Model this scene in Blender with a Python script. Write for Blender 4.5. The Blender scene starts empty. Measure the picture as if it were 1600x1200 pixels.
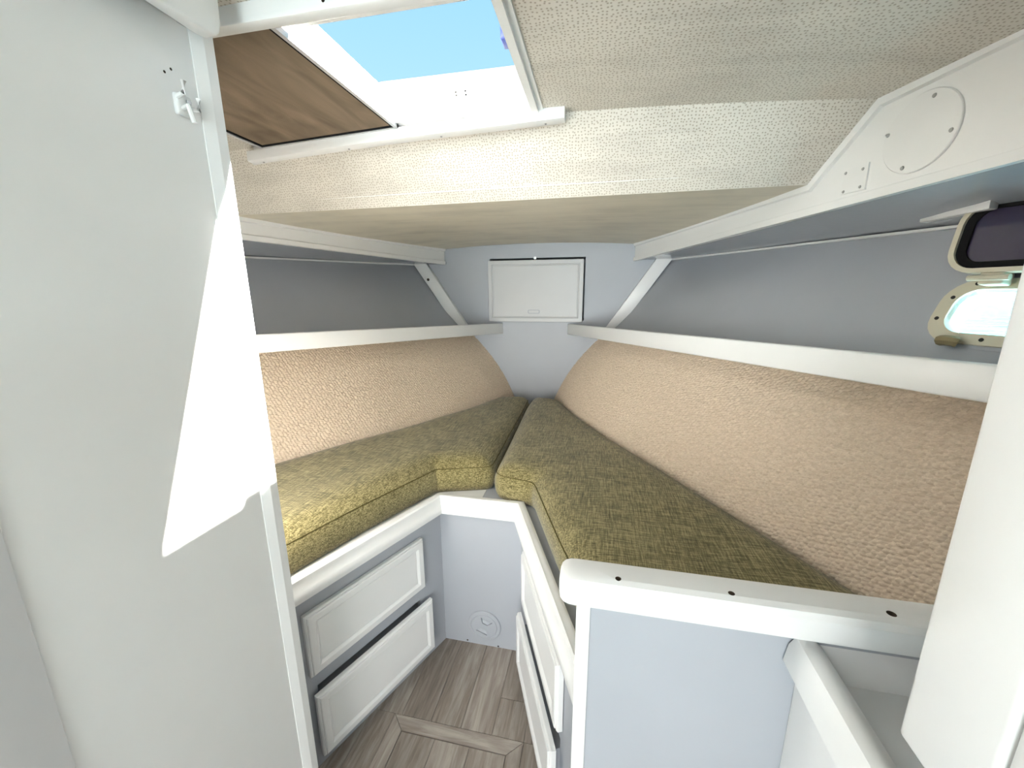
import bpy, bmesh, math, random
import numpy as np
from mathutils import Vector, Matrix
random.seed(7)
scene = bpy.context.scene
C = scene.collection

# ------------------------------------------------------------------ camera
CAM = np.array([0.38598, -0.04976, 1.32139]); YAW, PITCH, ROLL = [math.radians(a) for a in (12.1168, 12.7068, -0.2857)]
F = 627.52                                     # focal length in pixels of a 1600x1200 frame
f_ = np.array([-math.sin(YAW)*math.cos(PITCH), math.cos(YAW)*math.cos(PITCH), -math.sin(PITCH)])
r_ = np.array([math.cos(YAW), math.sin(YAW), 0.0]); u_ = np.cross(r_, f_)
R_ = r_*math.cos(ROLL)+u_*math.sin(ROLL); U_ = -r_*math.sin(ROLL)+u_*math.cos(ROLL)
cd = bpy.data.cameras.new('camera'); cam = bpy.data.objects.new('camera', cd); C.objects.link(cam)
cd.sensor_width = 36; cd.lens = F/1600*36; cd.clip_start = 0.02; cd.clip_end = 2000
m = Matrix.Identity(4)
for i in range(3):
    m[i][0] = R_[i]; m[i][1] = U_[i]; m[i][2] = -f_[i]; m[i][3] = CAM[i]
cam.matrix_world = m
scene.camera = cam

# ------------------------------------------------------------------ sky, sun, daylight from the cabin aft, exposure
SUN = Vector((-1.0, -0.72, -2.02)).normalized()
w = bpy.data.worlds.new('sky'); scene.world = w; w.use_nodes = True
nt = w.node_tree; bg = nt.nodes['Background']
tc = nt.nodes.new('ShaderNodeTexCoord'); sx = nt.nodes.new('ShaderNodeSeparateXYZ'); nt.links.new(tc.outputs['Generated'], sx.inputs[0])
cr_ = nt.nodes.new('ShaderNodeValToRGB'); el = cr_.color_ramp.elements                # clear sky: pale at the horizon, blue above
el[0].position = 0.0; el[0].color = (.80, .93, 1.0, 1); el[1].position = 1.0; el[1].color = (.20, .50, .92, 1)
for p_, c_ in ((.25, (.52,.84,1.0)), (.6, (.33,.68,1.0))):
    e_ = el.new(p_); e_.color = (*c_, 1)
nt.links.new(sx.outputs[2], cr_.inputs[0]); nt.links.new(cr_.outputs[0], bg.inputs[0]); bg.inputs[1].default_value = 0.42
sl = bpy.data.lights.new('sun_offscreen', 'SUN'); sl.energy = 75.0; sl.angle = math.radians(0.7); sl.color = (1, .97, .9)
so = bpy.data.objects.new('sun_offscreen', sl); C.objects.link(so); so.rotation_euler = SUN.to_track_quat('-Z', 'Y').to_euler(); so.location = (2, 2, 5)
al = bpy.data.lights.new('companionway_aft_offscreen', 'AREA'); al.shape = 'RECTANGLE'; al.size = 2.4; al.size_y = 1.9; al.energy = 70; al.color = (1, .975, .95)
ao = bpy.data.objects.new('companionway_aft_offscreen', al); C.objects.link(ao); ao.location = (0.0, -4.22, 1.0)   # daylight in the open aft end of the saloon
ao.rotation_euler = Vector((0, 1, 0)).to_track_quat('-Z', 'Y').to_euler()
vs = scene.view_settings; vs.view_transform = 'Standard'; vs.look = 'None'; vs.gamma = 1; vs.use_curve_mapping = False; vs.exposure = 1.38

# ------------------------------------------------------------------ pixel helpers (a pixel gives a direction, the surface gives the distance)
def ray(px): return R_*((px[0]-800)/F) + U_*(-(px[1]-600)/F) + f_
def on_plane(px, n, p0):
    d = ray(px); n = np.array(n, float); return CAM + d*(n@(np.array(p0)-CAM)/(n@d))

# ------------------------------------------------------------------ mesh helpers
class MB:
    def __init__(s): s.v = []; s.f = []
    def add(s, pts, faces):
        b = len(s.v); s.v += [tuple(float(c) for c in p) for p in pts]; s.f += [tuple(b+i for i in f) for f in faces]; return s
    def hexa(s, p):  # bottom 4, top 4
        return s.add(p, [(3,2,1,0),(4,5,6,7),(0,1,5,4),(1,2,6,5),(2,3,7,6),(3,0,4,7)])
    def box(s, lo, hi):
        (a,b,c),(d,e,f) = lo, hi
        return s.hexa([(a,b,c),(d,b,c),(d,e,c),(a,e,c),(a,b,f),(d,b,f),(d,e,f),(a,e,f)])
    def prism(s, poly, vec):
        n = len(poly); q = [tuple(np.array(p)+np.array(vec)) for p in poly]
        return s.add(list(poly)+q, [tuple(range(n-1,-1,-1)), tuple(range(n,2*n))]+[(i,(i+1)%n,n+(i+1)%n,n+i) for i in range(n)])
    def loft(s, rings, closed=True, caps=True):
        n = len(rings[0]); pts = [p for r in rings for p in r]; fs = []
        for k in range(len(rings)-1):
            for i in range(n if closed else n-1):
                j = (i+1) % n; fs.append((k*n+i, k*n+j, (k+1)*n+j, (k+1)*n+i))
        if caps: fs.append(tuple(range(n-1,-1,-1))); fs.append(tuple(range((len(rings)-1)*n, len(rings)*n)))
        return s.add(pts, fs)
    def tube(s, path, r, n=8, closed=False):
        P = [np.array(p, float) for p in path]; rings = []
        for i, p in enumerate(P):
            a = P[i-1] if (i or closed) else p; b = P[(i+1) % len(P)] if (i < len(P)-1 or closed) else p
            t = b-a; t /= np.linalg.norm(t)+1e-12
            up = np.array((0,0,1.)) if abs(t[2]) < .9 else np.array((1.,0,0))
            x = np.cross(t, up); x /= np.linalg.norm(x); y = np.cross(x, t)
            rings.append([p+r*(math.cos(2*math.pi*k/n)*x+math.sin(2*math.pi*k/n)*y) for k in range(n)])
        if closed: rings.append(rings[0])
        return s.loft(rings, True, not closed)
    def disc(s, c, n, r, h, seg=24, r2=None):   # short cylinder from c along n
        c = np.array(c, float); n = np.array(n, float); n /= np.linalg.norm(n)
        up = np.array((0,0,1.)) if abs(n[2]) < .9 else np.array((0,1.,0))
        x = np.cross(up, n); x /= np.linalg.norm(x); y = np.cross(n, x); r2 = r if r2 is None else r2
        g = lambda rr, hh: [c+n*hh+rr*(math.cos(2*math.pi*k/seg)*x+math.sin(2*math.pi*k/seg)*y) for k in range(seg)]
        return s.loft([g(r,0), g(r2,h)])

def base_of(v):
    a = np.array(v); return ((a[:,0].min()+a[:,0].max())/2, (a[:,1].min()+a[:,1].max())/2, a[:,2].min())
ROOT = {}
def obj(name, mb, mat, parent=None, bevel=0, seg=2, smooth=False, uv=None, base=None, ang=35):
    if parent is None: base = base or base_of(mb.v)
    else: base = ROOT[parent.as_pointer()]
    me = bpy.data.meshes.new(name)
    bm = bmesh.new(); vs_ = [bm.verts.new((p[0]-base[0], p[1]-base[1], p[2]-base[2])) for p in mb.v]
    for f in mb.f:
        try: bm.faces.new([vs_[i] for i in f])
        except ValueError: pass
    if uv:
        lay = bm.loops.layers.uv.new('map')
        bm.verts.index_update()
        for f in bm.faces:
            for l in f.loops: l[lay].uv = uv[l.vert.index]
    bmesh.ops.recalc_face_normals(bm, faces=bm.faces)
    if bevel:
        es = [e for e in bm.edges if len(e.link_faces) == 2 and e.calc_face_angle(0) > math.radians(ang)]
        bmesh.ops.bevel(bm, geom=es, offset=bevel, segments=seg, profile=0.5, affect='EDGES', clamp_overlap=True)
    bm.to_mesh(me); bm.free()
    if smooth or bevel:
        me.polygons.foreach_set('use_smooth', [True]*len(me.polygons))
        me.set_sharp_from_angle(angle=math.radians(40 if not bevel else 50))
    me.materials.append(mat)
    o = bpy.data.objects.new(name, me); C.objects.link(o); ROOT[o.as_pointer()] = base
    if parent is None: o.location = base
    else: o.parent = parent
    return o
def tag(o, label=None, cat=None, group=None, kind=None):
    if label: o['label'] = label
    if cat: o['category'] = cat
    if group: o['group'] = group
    if kind: o['kind'] = kind
    return o
def thing(name, base, label, cat=None, group=None, kind=None):
    o = bpy.data.objects.new(name, None); C.objects.link(o); o.location = base; o.empty_display_size = .05
    ROOT[o.as_pointer()] = tuple(base); return tag(o, label, cat, group, kind)

def carve(o, cutter_mb, mat_=None):                 # cut a real hole into a finished mesh
    c_ = obj('cutter', cutter_mb, mat_ or o.data.materials[0]); md = o.modifiers.new('hole', 'BOOLEAN'); md.object = c_; md.operation = 'DIFFERENCE'; md.solver = 'EXACT'; md.material_mode = 'TRANSFER'
    bpy.context.view_layer.update(); dg_ = bpy.context.evaluated_depsgraph_get(); nm_ = bpy.data.meshes.new_from_object(o.evaluated_get(dg_))
    o.modifiers.clear(); nm_.name = o.name; nm_.set_sharp_from_angle(angle=math.radians(28)); o.data = nm_; bpy.data.objects.remove(c_)
def drill(o, holes, n, depth, seg=14):         # holes: (point on the surface, radius); n points out of the surface
    mb = MB(); n = np.array(n, float)
    for c, rad in holes: mb.disc(np.array(c, float)+n*.004, -n, rad, depth+.004, seg)
    carve(o, mb, RAWWOOD)

# ------------------------------------------------------------------ materials
def mat(name, col, rough=.5, spec=.5, metal=0, build=None, coat=0):
    mt = bpy.data.materials.new(name); mt.use_nodes = True; n = mt.node_tree; b = n.nodes['Principled BSDF']
    b.inputs['Base Color'].default_value = (*col, 1); b.inputs['Roughness'].default_value = rough; b.inputs['Metallic'].default_value = metal
    b.inputs['Specular IOR Level'].default_value = spec
    if coat: b.inputs['Coat Weight'].default_value = coat; b.inputs['Coat Roughness'].default_value = .12
    if build: build(n, b)
    return mt
def N(n, t, **k):
    x = n.nodes.new(t)
    for a, v in k.items():
        if a in x.inputs: x.inputs[a].default_value = v
        else: setattr(x, a, v)
    return x
def ramp(n, src, stops):
    r = n.nodes.new('ShaderNodeValToRGB'); e = r.color_ramp.elements
    while len(e) < len(stops): e.new(.5)
    for el, (p, c) in zip(e, stops): el.position = p; el.color = (*c, 1)
    n.links.new(src, r.inputs[0]); return r.outputs[0]
def coords(n, kind='Object', scale=(1,1,1), rot=(0,0,0)):
    tc = n.nodes.new('ShaderNodeTexCoord'); mp = n.nodes.new('ShaderNodeMapping'); mp.inputs['Scale'].default_value = scale; mp.inputs['Rotation'].default_value = rot
    n.links.new(tc.outputs[kind], mp.inputs[0]); return mp.outputs[0]
def noise(n, vec, sc, det=3, rough=.5):
    t = N(n, 'ShaderNodeTexNoise', Scale=sc, Detail=det, Roughness=rough); n.links.new(vec, t.inputs['Vector']); return t.outputs[0]
def math_(n, op, a, b=None):
    x = n.nodes.new('ShaderNodeMath'); x.operation = op
    for i, q in enumerate((a, b)):
        if q is None: continue
        if isinstance(q, (int, float)): x.inputs[i].default_value = q
        else: n.links.new(q, x.inputs[i])
    return x.outputs[0]
def mixc(n, fac, a, b, mode='MIX'):
    x = n.nodes.new('ShaderNodeMix'); x.data_type = 'RGBA'; x.blend_type = mode
    for i, q in ((0, fac), (6, a), (7, b)):
        if isinstance(q, (int, float)): x.inputs[i].default_value = q
        elif isinstance(q, tuple): x.inputs[i].default_value = (*q, 1)
        else: n.links.new(q, x.inputs[i])
    return x.outputs[2]
def bump(n, b, h, strength=.3, dist=.002):
    x = N(n, 'ShaderNodeBump', Strength=strength, Distance=dist); n.links.new(h, x.inputs['Height']); n.links.new(x.outputs[0], b.inputs['Normal'])
def paint(amount):
    def f(n, b):
        v = coords(n); bump(n, b, noise(n, v, 60, 4), amount, .001)
    return f
def painted(name, col, rough, spec=.5, bumpy=.12, coat=0):
    def f(n, b):
        v = coords(n); bump(n, b, noise(n, v, 45, 4), bumpy, .001)
        c = ramp(n, noise(n, v, 5, 4), [(.3, tuple(x*.965 for x in col)), (.7, col)]); n.links.new(c, b.inputs['Base Color'])
    return mat(name, col, rough, spec, build=f, coat=coat)
WHITE = painted('white_gloss_paint', (.82,.82,.815), .35)
GREY = painted('blue_grey_paint', (.40,.42,.46), .45)           # the cabin's one grey: hull, bulkhead, berth fronts, partition
SOFFIT = painted('blue_grey_gloss_paint', (.40,.42,.46), .14, .6, .25)
HATCHD = painted('hatch_door_grey_paint', (.54,.545,.555), .4)
DOORW = painted('locker_white_gloss_paint', (.82,.82,.815), .28, .5, .1)
NEARG = painted('warm_grey_laminate', (.55,.545,.55), .6)
RAWWOOD = mat('raw_weathered_wood', (.085,.06,.04), .9)         # bare wood inside the bolt holes
DARKSCREW = mat('blackened_screw', (.03,.028,.025), .5, metal=.6)
GASKET = mat('black_gasket', (.008,.008,.009), .8, .15)
SCREW = mat('screw_steel', (.42,.42,.42), .35, metal=.8)
CREAM = painted('aged_cream_plastic', (.62,.58,.45), .4)
BRASS = mat('tarnished_brass', (.30,.24,.13), .5, metal=.5)
SHELL = mat('hull_outside', (.8,.8,.8), .4)
GLASSD = mat('dark_tinted_glass', (.035,.028,.06), .08, .6)
ALU = mat('aluminium_frame', (.62,.62,.63), .35, metal=.4)
BLUE = mat('blue_latch_plastic', (.07,.10,.35), .4)

def _cush(n, b):
    v = coords(n); 
    a = noise(n, coords(n, scale=(22,330,330)), 1, 4, .6); c = noise(n, coords(n, scale=(330,22,330)), 1, 4, .6)
    g = noise(n, v, 7, 4, .6); h = noise(n, v, 320, 2)
    s = math_(n, 'ADD', math_(n, 'MULTIPLY', math_(n, 'ADD', a, c), .40), math_(n, 'ADD', math_(n, 'MULTIPLY', g, .12), math_(n, 'MULTIPLY', h, .12)))
    col = ramp(n, s, [(.40, (.050,.042,.013)), (.5, (.150,.125,.048)), (.61, (.36,.305,.148))])
    n.links.new(col, b.inputs['Base Color']); bump(n, b, s, .5, .002)
    b.inputs['Sheen Weight'].default_value = .25; b.inputs['Sheen Roughness'].default_value = .5
OLIVE = mat('olive_woven_fabric', (.16,.13,.05), .85, .2, build=_cush)
SEAM = mat('olive_seam_thread', (.105,.087,.033), .9, .1)

def _carpet(n, b):                             # flecked yarn colour only; the loops are mesh
    v = coords(n, 'UV'); fz = noise(n, v, 300, 4, .6); fl_ = noise(n, v, 90, 2)
    col = ramp(n, math_(n, 'ADD', math_(n, 'MULTIPLY', fz, .6), math_(n, 'MULTIPLY', fl_, .4)), [(.36, (.54,.44,.335)), (.5, (.64,.53,.415)), (.64, (.74,.625,.50))])
    n.links.new(col, b.inputs['Base Color']); bump(n, b, noise(n, v, 900, 3), .2, .0006)
CARPET = mat('beige_loop_carpet', (.5,.42,.33), .95, .1, build=_carpet)

def _vinyl(base, dots):
    def f(n, b):
        v = coords(n, 'UV')
        g = noise(n, v, 4, 4, .6); st = noise(n, coords(n, 'UV', (3,14,1)), 1, 4, .6)
        c = ramp(n, math_(n, 'MULTIPLY', math_(n, 'ADD', g, st), .5), [(.3, tuple(x*.78 for x in base)), (.52, base), (.75, tuple(min(1, x*1.1) for x in base))])
        if dots:
            vo = N(n, 'ShaderNodeTexVoronoi', Scale=125.0, Randomness=.6); vo.voronoi_dimensions = '2D'; n.links.new(v, vo.inputs['Vector'])
            dd = N(n, 'ShaderNodeMapRange'); dd.inputs[1].default_value = .12; dd.inputs[2].default_value = .30; n.links.new(vo.outputs['Distance'], dd.inputs[0])
            k = ramp(n, dd.outputs[0], [(0, (.58,.545,.49)), (1, (1,1,1))])
            c = mixc(n, 1.0, c, k, 'MULTIPLY'); bump(n, b, dd.outputs[0], .3, .001)
        n.links.new(c, b.inputs['Base Color'])
    return f
VINYL = mat('perforated_headliner_vinyl', (.6,.56,.48), .55, .35, build=_vinyl((.675,.635,.57), True))
VINYLS = mat('smooth_headliner_vinyl', (.52,.47,.37), .5, .35, build=_vinyl((.70,.645,.53), False))

def _wood(n, b):
    oi = n.nodes.new('ShaderNodeObjectInfo')
    tc = n.nodes.new('ShaderNodeTexCoord'); add = n.nodes.new('ShaderNodeVectorMath'); add.operation = 'ADD'
    cm = n.nodes.new('ShaderNodeCombineXYZ')
    for i in range(3): n.links.new(math_(n, 'MULTIPLY', oi.outputs['Random'], 7.3+3*i), cm.inputs[i])
    n.links.new(tc.outputs['UV'], add.inputs[0]); n.links.new(cm.outputs[0], add.inputs[1])
    mp = n.nodes.new('ShaderNodeMapping'); mp.inputs['Scale'].default_value = (60, 5, 1); n.links.new(add.outputs[0], mp.inputs[0])
    t = N(n, 'ShaderNodeTexNoise', Scale=1.0, Detail=6, Roughness=.62, Distortion=1.2); n.links.new(mp.outputs[0], t.inputs['Vector'])
    mp2 = n.nodes.new('ShaderNodeMapping'); mp2.inputs['Scale'].default_value = (14, 1.6, 1); n.links.new(add.outputs[0], mp2.inputs[0])
    t2 = N(n, 'ShaderNodeTexNoise', Scale=1.0, Detail=4, Distortion=2.0); n.links.new(mp2.outputs[0], t2.inputs['Vector'])
    s = math_(n, 'ADD', math_(n, 'MULTIPLY', t.outputs[0], .55), math_(n, 'MULTIPLY', t2.outputs[0], .45))
    c = ramp(n, s, [(.30, (.155,.122,.10)), (.48, (.30,.255,.22)), (.66, (.45,.405,.36))])
    tone = ramp(n, oi.outputs['Random'], [(0, (.80,.78,.76)), (1, (1.1,1.1,1.1))])
    n.links.new(mixc(n, 1.0, c, tone, 'MULTIPLY'), b.inputs['Base Color']); bump(n, b, s, .15, .001)
WOOD = mat('grey_brown_vinyl_plank', (.3,.26,.22), .45, .4, build=_wood)
JOINT = mat('brown_subfloor', (.16,.13,.105), .9)

def _screen(n, b):
    v = coords(n, 'UV'); mp = coords(n, 'UV', (14,3.5,1), (0,0,.5))
    t = N(n, 'ShaderNodeTexNoise', Scale=1.0, Detail=5, Distortion=1.0); n.links.new(mp, t.inputs['Vector'])
    wv = N(n, 'ShaderNodeTexChecker', Scale=700.0); n.links.new(v, wv.inputs['Vector'])
    c = ramp(n, t.outputs[0], [(.3, (.17,.125,.085)), (.7, (.31,.235,.165))]); n.links.new(mixc(n, .25, c, wv.outputs[0], 'MULTIPLY'), b.inputs['Base Color'])
SCREEN = mat('brown_screen_mesh', (.2,.15,.1), .8, .2, build=_screen)
def _sea(n, b):
    v = coords(n, 'Object', (1,3,1)); bump(n, b, noise(n, v, 1.2, 4), .6, .3)
    c = ramp(n, noise(n, v, .5, 4), [(.35, (.01,.07,.10)), (.65, (.03,.14,.17))]); n.links.new(c, b.inputs['Base Color'])
SEA = mat('turquoise_sea_water', (.03,.12,.15), .1, .5, build=_sea)

# ------------------------------------------------------------------ shape of the boat
D = 2.43                                       # fore bulkhead
KY = np.array([-.7,.4,.75,.92,1.28,1.65,2.0,2.2,2.43]); KX = np.array([1.5,1.18,1.0,.89,.685,.455,.275,.215,.18])
def x74(y):
    if y >= 2.2: return float(np.interp(y, KY, KX))
    return float(np.mean([np.interp(y+d, KY, KX) for d in np.linspace(-.15,.15,7)]))
def zjoint(y): return 1.503-.025*(D-y)
def hull(y, z):
    dy = D-y; zu = zjoint(y); xu = .775+.34*dy; xl = x74(y)-.05; t = (z-.645)/(zu-.645)
    b = .055*math.sin(math.pi*t/.62)*max(0, 1-dy/1.2) if 0 < t < .62 else 0
    return xl+(xu-xl)*t-b
PHI = math.radians(21.785); SP, CP = math.sin(PHI), math.cos(PHI)
BX, BY = .15, 1.187                            # corner of bin front and berth faces
FA = math.radians(17); FS, FC = math.sin(FA), math.cos(FA)
def fas(s, u, z, o=0):                         # fascia plane: u aft from the bulkhead, o inboard
    return (s*(.57+u*FS-o*FC), 2.42-u*FC-o*FS, z)
def fas_px(px):
    p = on_plane(px, (FC, FS, 0), (.57, 2.42, 0)); return (2.42-p[1])/FC, p[2]
AFT = -.7

# ------------------------------------------------------------------ walls: hull sides
def grid(fn, us, vs2, skip=None, flip=False):
    mb = MB(); uv = []; nu, nv = len(us), len(vs2)
    for a in us:
        for b in vs2:
            p, t = fn(a, b); mb.v.append(tuple(map(float, p))); uv.append(t)
    for i in range(nu-1):
        for j in range(nv-1):
            if skip and skip(i, j): continue
            mb.f.append((i*nv+j, (i+1)*nv+j, (i+1)*nv+j+1, i*nv+j+1))
    return mb, uv
def sidewall(s, name):
    ys = np.linspace(AFT, 2.47, 54); ts = np.linspace(0, 1, 22)
    def fn(y, t, o=0):
        z = -.08+(zjoint(y)+.012+.08)*t; return (s*max(hull(y, z)+o, .004+o), y, z), (y, z)
    mi, _ = grid(lambda a, b: fn(a, b), ys, ts); mo, _ = grid(lambda a, b: fn(a, b, .03), ys, ts)
    mb = MB(); n = len(mi.v); mb.v = mi.v+mo.v; nv = len(ts); nu = len(ys)
    mb.f = list(mi.f)+[tuple(i+n for i in f[::-1]) for f in mo.f]
    rim = [i*nv for i in range(nu)]+[(nu-1)*nv+j for j in range(1, nv)]+[i*nv+nv-1 for i in range(nu-2, -1, -1)]+[j for j in range(nv-2, 0, -1)]
    mb.f += [(rim[k], rim[(k+1) % len(rim)], rim[(k+1) % len(rim)]+n, rim[k]+n) for k in range(len(rim))]
    o = obj(name, mb, GREY, smooth=True); return tag(o, None, None, None, 'structure')
wp = sidewall(-1, 'wall_port'); wp['label'] = 'grey painted hull side behind the shelf beside the white locker'
ws = sidewall(1, 'wall_starboard'); ws['label'] = 'grey painted hull side with the small portlight'

# portlight: local frame on the starboard hull
PYC, PZC = .868, 1.277
p0 = np.array((hull(PYC, PZC), PYC, PZC)); e1 = np.array((hull(PYC-.1, PZC)-p0[0], -.1, 0)); e1 /= np.linalg.norm(e1)   # towards aft
e2 = np.array((hull(PYC, PZC+.1)-p0[0], 0, .1)); e2 -= e1*(e1@e2); e2 /= np.linalg.norm(e2)
en = np.cross(e2, e1)
if en[0] > 0: en = -en
def rrect(hw, hh, r, n=6):
    pts = []
    for cx, cy, a0 in ((hw-r, hh-r, 0), (-hw+r, hh-r, 90), (-hw+r, -hh+r, 180), (hw-r, -hh+r, 270)):
        for k in range(n+1):
            a = math.radians(a0+90*k/n); pts.append((cx+r*math.cos(a), cy+r*math.sin(a)))
    return pts
def ring(mb, P, outer, inner, o0, o1):
    L = [[P(a, b, o0) for a, b in outer], [P(a, b, o1) for a, b in outer], [P(a, b, o1) for a, b in inner], [P(a, b, o0) for a, b in inner]]
    L.append(L[0]); return mb.loft(L, True, False)
PL = lambda a, b, o: p0+e1*a+e2*b+en*o
cm = MB().loft([[PL(a, b, o) for a, b in rrect(.181, .058, .045)] for o in (-.12, .1)])
cut = obj('cutter', cm, GREY)
mod = ws.modifiers.new('hole', 'BOOLEAN'); mod.object = cut; mod.operation = 'DIFFERENCE'; mod.solver = 'EXACT'
bpy.context.view_layer.update()
dg = bpy.context.evaluated_depsgraph_get(); nm = bpy.data.meshes.new_from_object(ws.evaluated_get(dg)); ws.modifiers.clear(); ws.data = nm; ws.data.name = 'wall_starboard'
bpy.data.objects.remove(cut)

# carpet lining on the hull below the shelves: every loop is relief in the mesh
SHK = {-1: .395, 1: .479}
def shelf_z(y): return 1.139+.039*(D-y)
rng = np.random.RandomState(3)
for s, par in ((-1, wp), (1, ws)):
    ys = np.arange(.60 if s < 0 else .50, 2.436, .0020); ts = np.linspace(0, 1, 271)
    xg = np.array([[hull(y, .59+(shelf_z(y)-.035-.59)*t) for t in ts[::15].tolist()+[1.0]] for y in ys[::12].tolist()+[ys[-1]]])
    tk = np.array(ts[::15].tolist()+[1.0]); yk = np.array(ys[::12].tolist()+[ys[-1]])
    A1 = np.array([np.interp(ts, tk, row) for row in xg]); HX = np.array([np.interp(ys, yk, A1[:, k]) for k in range(len(ts))]).T
    Yg = np.repeat(ys[:, None], len(ts), 1); Zg = .59+(np.array([shelf_z(y) for y in ys])[:, None]-.035-.59)*ts[None, :]
    U, V = Yg*1.13/.0118, Zg*1.14/.0098                      # lattice of loops in upright columns
    col = np.floor(U).astype(int); J = rng.uniform(-.2, .2, (400, 200, 2)); hgt = np.zeros_like(U)
    for dc in (-1, 0, 1):
        cc = col+dc; off = .5*(cc % 2); row = np.floor(V-off).astype(int)
        for dr_ in (-1, 0, 1):
            rr = row+dr_; jj = J[cc % 400, rr % 200]
            d2 = ((U-cc-.5-jj[..., 0])**2+(V-off-rr-.5-jj[..., 1])**2)/.31
            hgt = np.maximum(hgt, np.sqrt(np.clip(1-d2, 0, 1)))
    X = s*(HX-.003-.0085*hgt); b_ = ROOT[par.as_pointer()]
    pts = np.stack([X-b_[0], Yg-b_[1], Zg-b_[2]], -1).reshape(-1, 3); nv = len(ts); nu = len(ys)
    ii = (np.arange(nu-1)[:, None]*nv+np.arange(nv-1)[None, :]).ravel(); q4 = np.stack([ii, ii+nv, ii+nv+1, ii+1], 1)
    if s > 0: q4 = q4[:, ::-1]
    me = bpy.data.meshes.new('carpet_lining'); me.from_pydata(pts.tolist(), [], q4.tolist()); me.polygons.foreach_set('use_smooth', [True]*len(q4))
    uvl = me.uv_layers.new(name='map'); UVp = np.stack([Yg*1.13, Zg*1.14], -1).reshape(-1, 2); uvl.data.foreach_set('uv', UVp[q4.ravel()].ravel())
    me.materials.append(CARPET); o = bpy.data.objects.new('carpet_lining', me); C.objects.link(o); o.parent = par; ROOT[o.as_pointer()] = b_
    o['label'] = 'beige looped carpet lining'

# fore bulkhead
mb = MB(); zs = np.linspace(-.08, 1.5, 18)
poly = [(-max(hull(D, z), .01)-.02, D, z) for z in zs[::-1]]+[(max(hull(D, z), .01)+.02, D, z) for z in zs]+[(.82, D, 1.63), (-.82, D, 1.63)]
mb.prism(poly, (0, .03, 0))
wf = obj('wall_fore', mb, GREY); tag(wf, 'pale grey painted bulkhead at the bow end of the berths', None, None, 'structure')
p = on_plane((1003, 404), (0, 1, 0), (0, D, 0)); drill(wf, [((p[0], D, p[2]), .005)], (0, -1, 0), .02)
carve(wf, MB().box((-.281, D-.05, 1.160), (.297, D+.08, 1.528)))

# ------------------------------------------------------------------ floor
hwf = lambda y: min(.95, max(hull(y, -.01)+.012, .03))
fl = obj('floor', MB().loft([[(-hwf(y), y, -.05), (hwf(y), y, -.05), (hwf(y), y, -.004), (-hwf(y), y, -.004)] for y in np.linspace(AFT, D+.01, 40)]), JOINT); tag(fl, 'grey-brown wood-look plank floor between the berths', None, None, 'structure')
def plank(x0, x1, y0, y1, parent, name='plank', g=.0006, turn=False, top=0.0):
    mb = MB().box((x0+g, y0+g, -.0045), (x1-g, y1-g, top))
    uv = [((v[1], v[0]) if turn else (v[0], v[1])) for v in mb.v]
    return obj(name, mb, WOOD, parent, uv=uv)
HX0, HX1, HY1, HY0 = -.205, .217, .879, .42
xs = [-.383+.1*i for i in range(9)]
cuts = [.3, .2, .35, .1, .4, .999, .3, .25]
for i in range(8):
    a, b = xs[i], xs[i+1]
    xin = max(0, a, -b); yend = min(1.2, BY-(xin-BX)/math.tan(PHI)+.03) if xin > BX else 1.2    # planks run to the berth fronts
    segs = [(AFT, cuts[i]-.6), (cuts[i]-.6, cuts[i]), (cuts[i], yend)]
    for (c, d) in segs:
        # keep clear of the floor hatch
        for (e, f) in ((c, min(d, HY0)), (max(c, HY0), min(d, HY1)), (max(c, HY1), d)):
            if f-e < .01: continue
            xa, xb = a, b
            if e >= HY0-1e-6 and f <= HY1+1e-6:
                if xa >= HX0 and xb <= HX1: continue
                if xa < HX0 < xb: xb = HX0
                elif xa < HX1 < xb: xa = HX1
            if xb-xa > .004: plank(xa, xb, e, f, fl)
hb = thing('floor_hatch', ((HX0+HX1)/2, (HY0+HY1)/2, 0), 'square hatch set in the plank floor with a mitred plank border', 'hatch')
W = .043; g = .001
def strip(pts, turn):
    mb = MB().prism([(x, y, -.0045) for x, y in pts], (0, 0, .0052)); uv = [((v[1], v[0]) if turn else (v[0], v[1])) for v in mb.v]
    obj('border_strip', mb, WOOD, hb, uv=uv)
X0, X1, Y0, Y1 = HX0+g, HX1-g, HY0+g, HY1-g
strip([(X0+g, Y1), (X1-g, Y1), (X1-W-g, Y1-W), (X0+W+g, Y1-W)], True)
strip([(X0+g, Y0), (X0+W+g, Y0+W), (X1-W-g, Y0+W), (X1-g, Y0)], True)
strip([(X0, Y0+g), (X0, Y1-g), (X0+W, Y1-W-g), (X0+W, Y0+W+g)], False)
strip([(X1, Y0+g), (X1-W, Y0+W+g), (X1-W, Y1-W-g), (X1, Y1-g)], False)
a, b = X0+W+.002, X1-W-.002
for i in range(3): plank(a+(b-a)*i/3, a+(b-a)*(i+1)/3, Y0+W+.002, Y1-W-.002, hb, 'hatch_plank')

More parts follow.
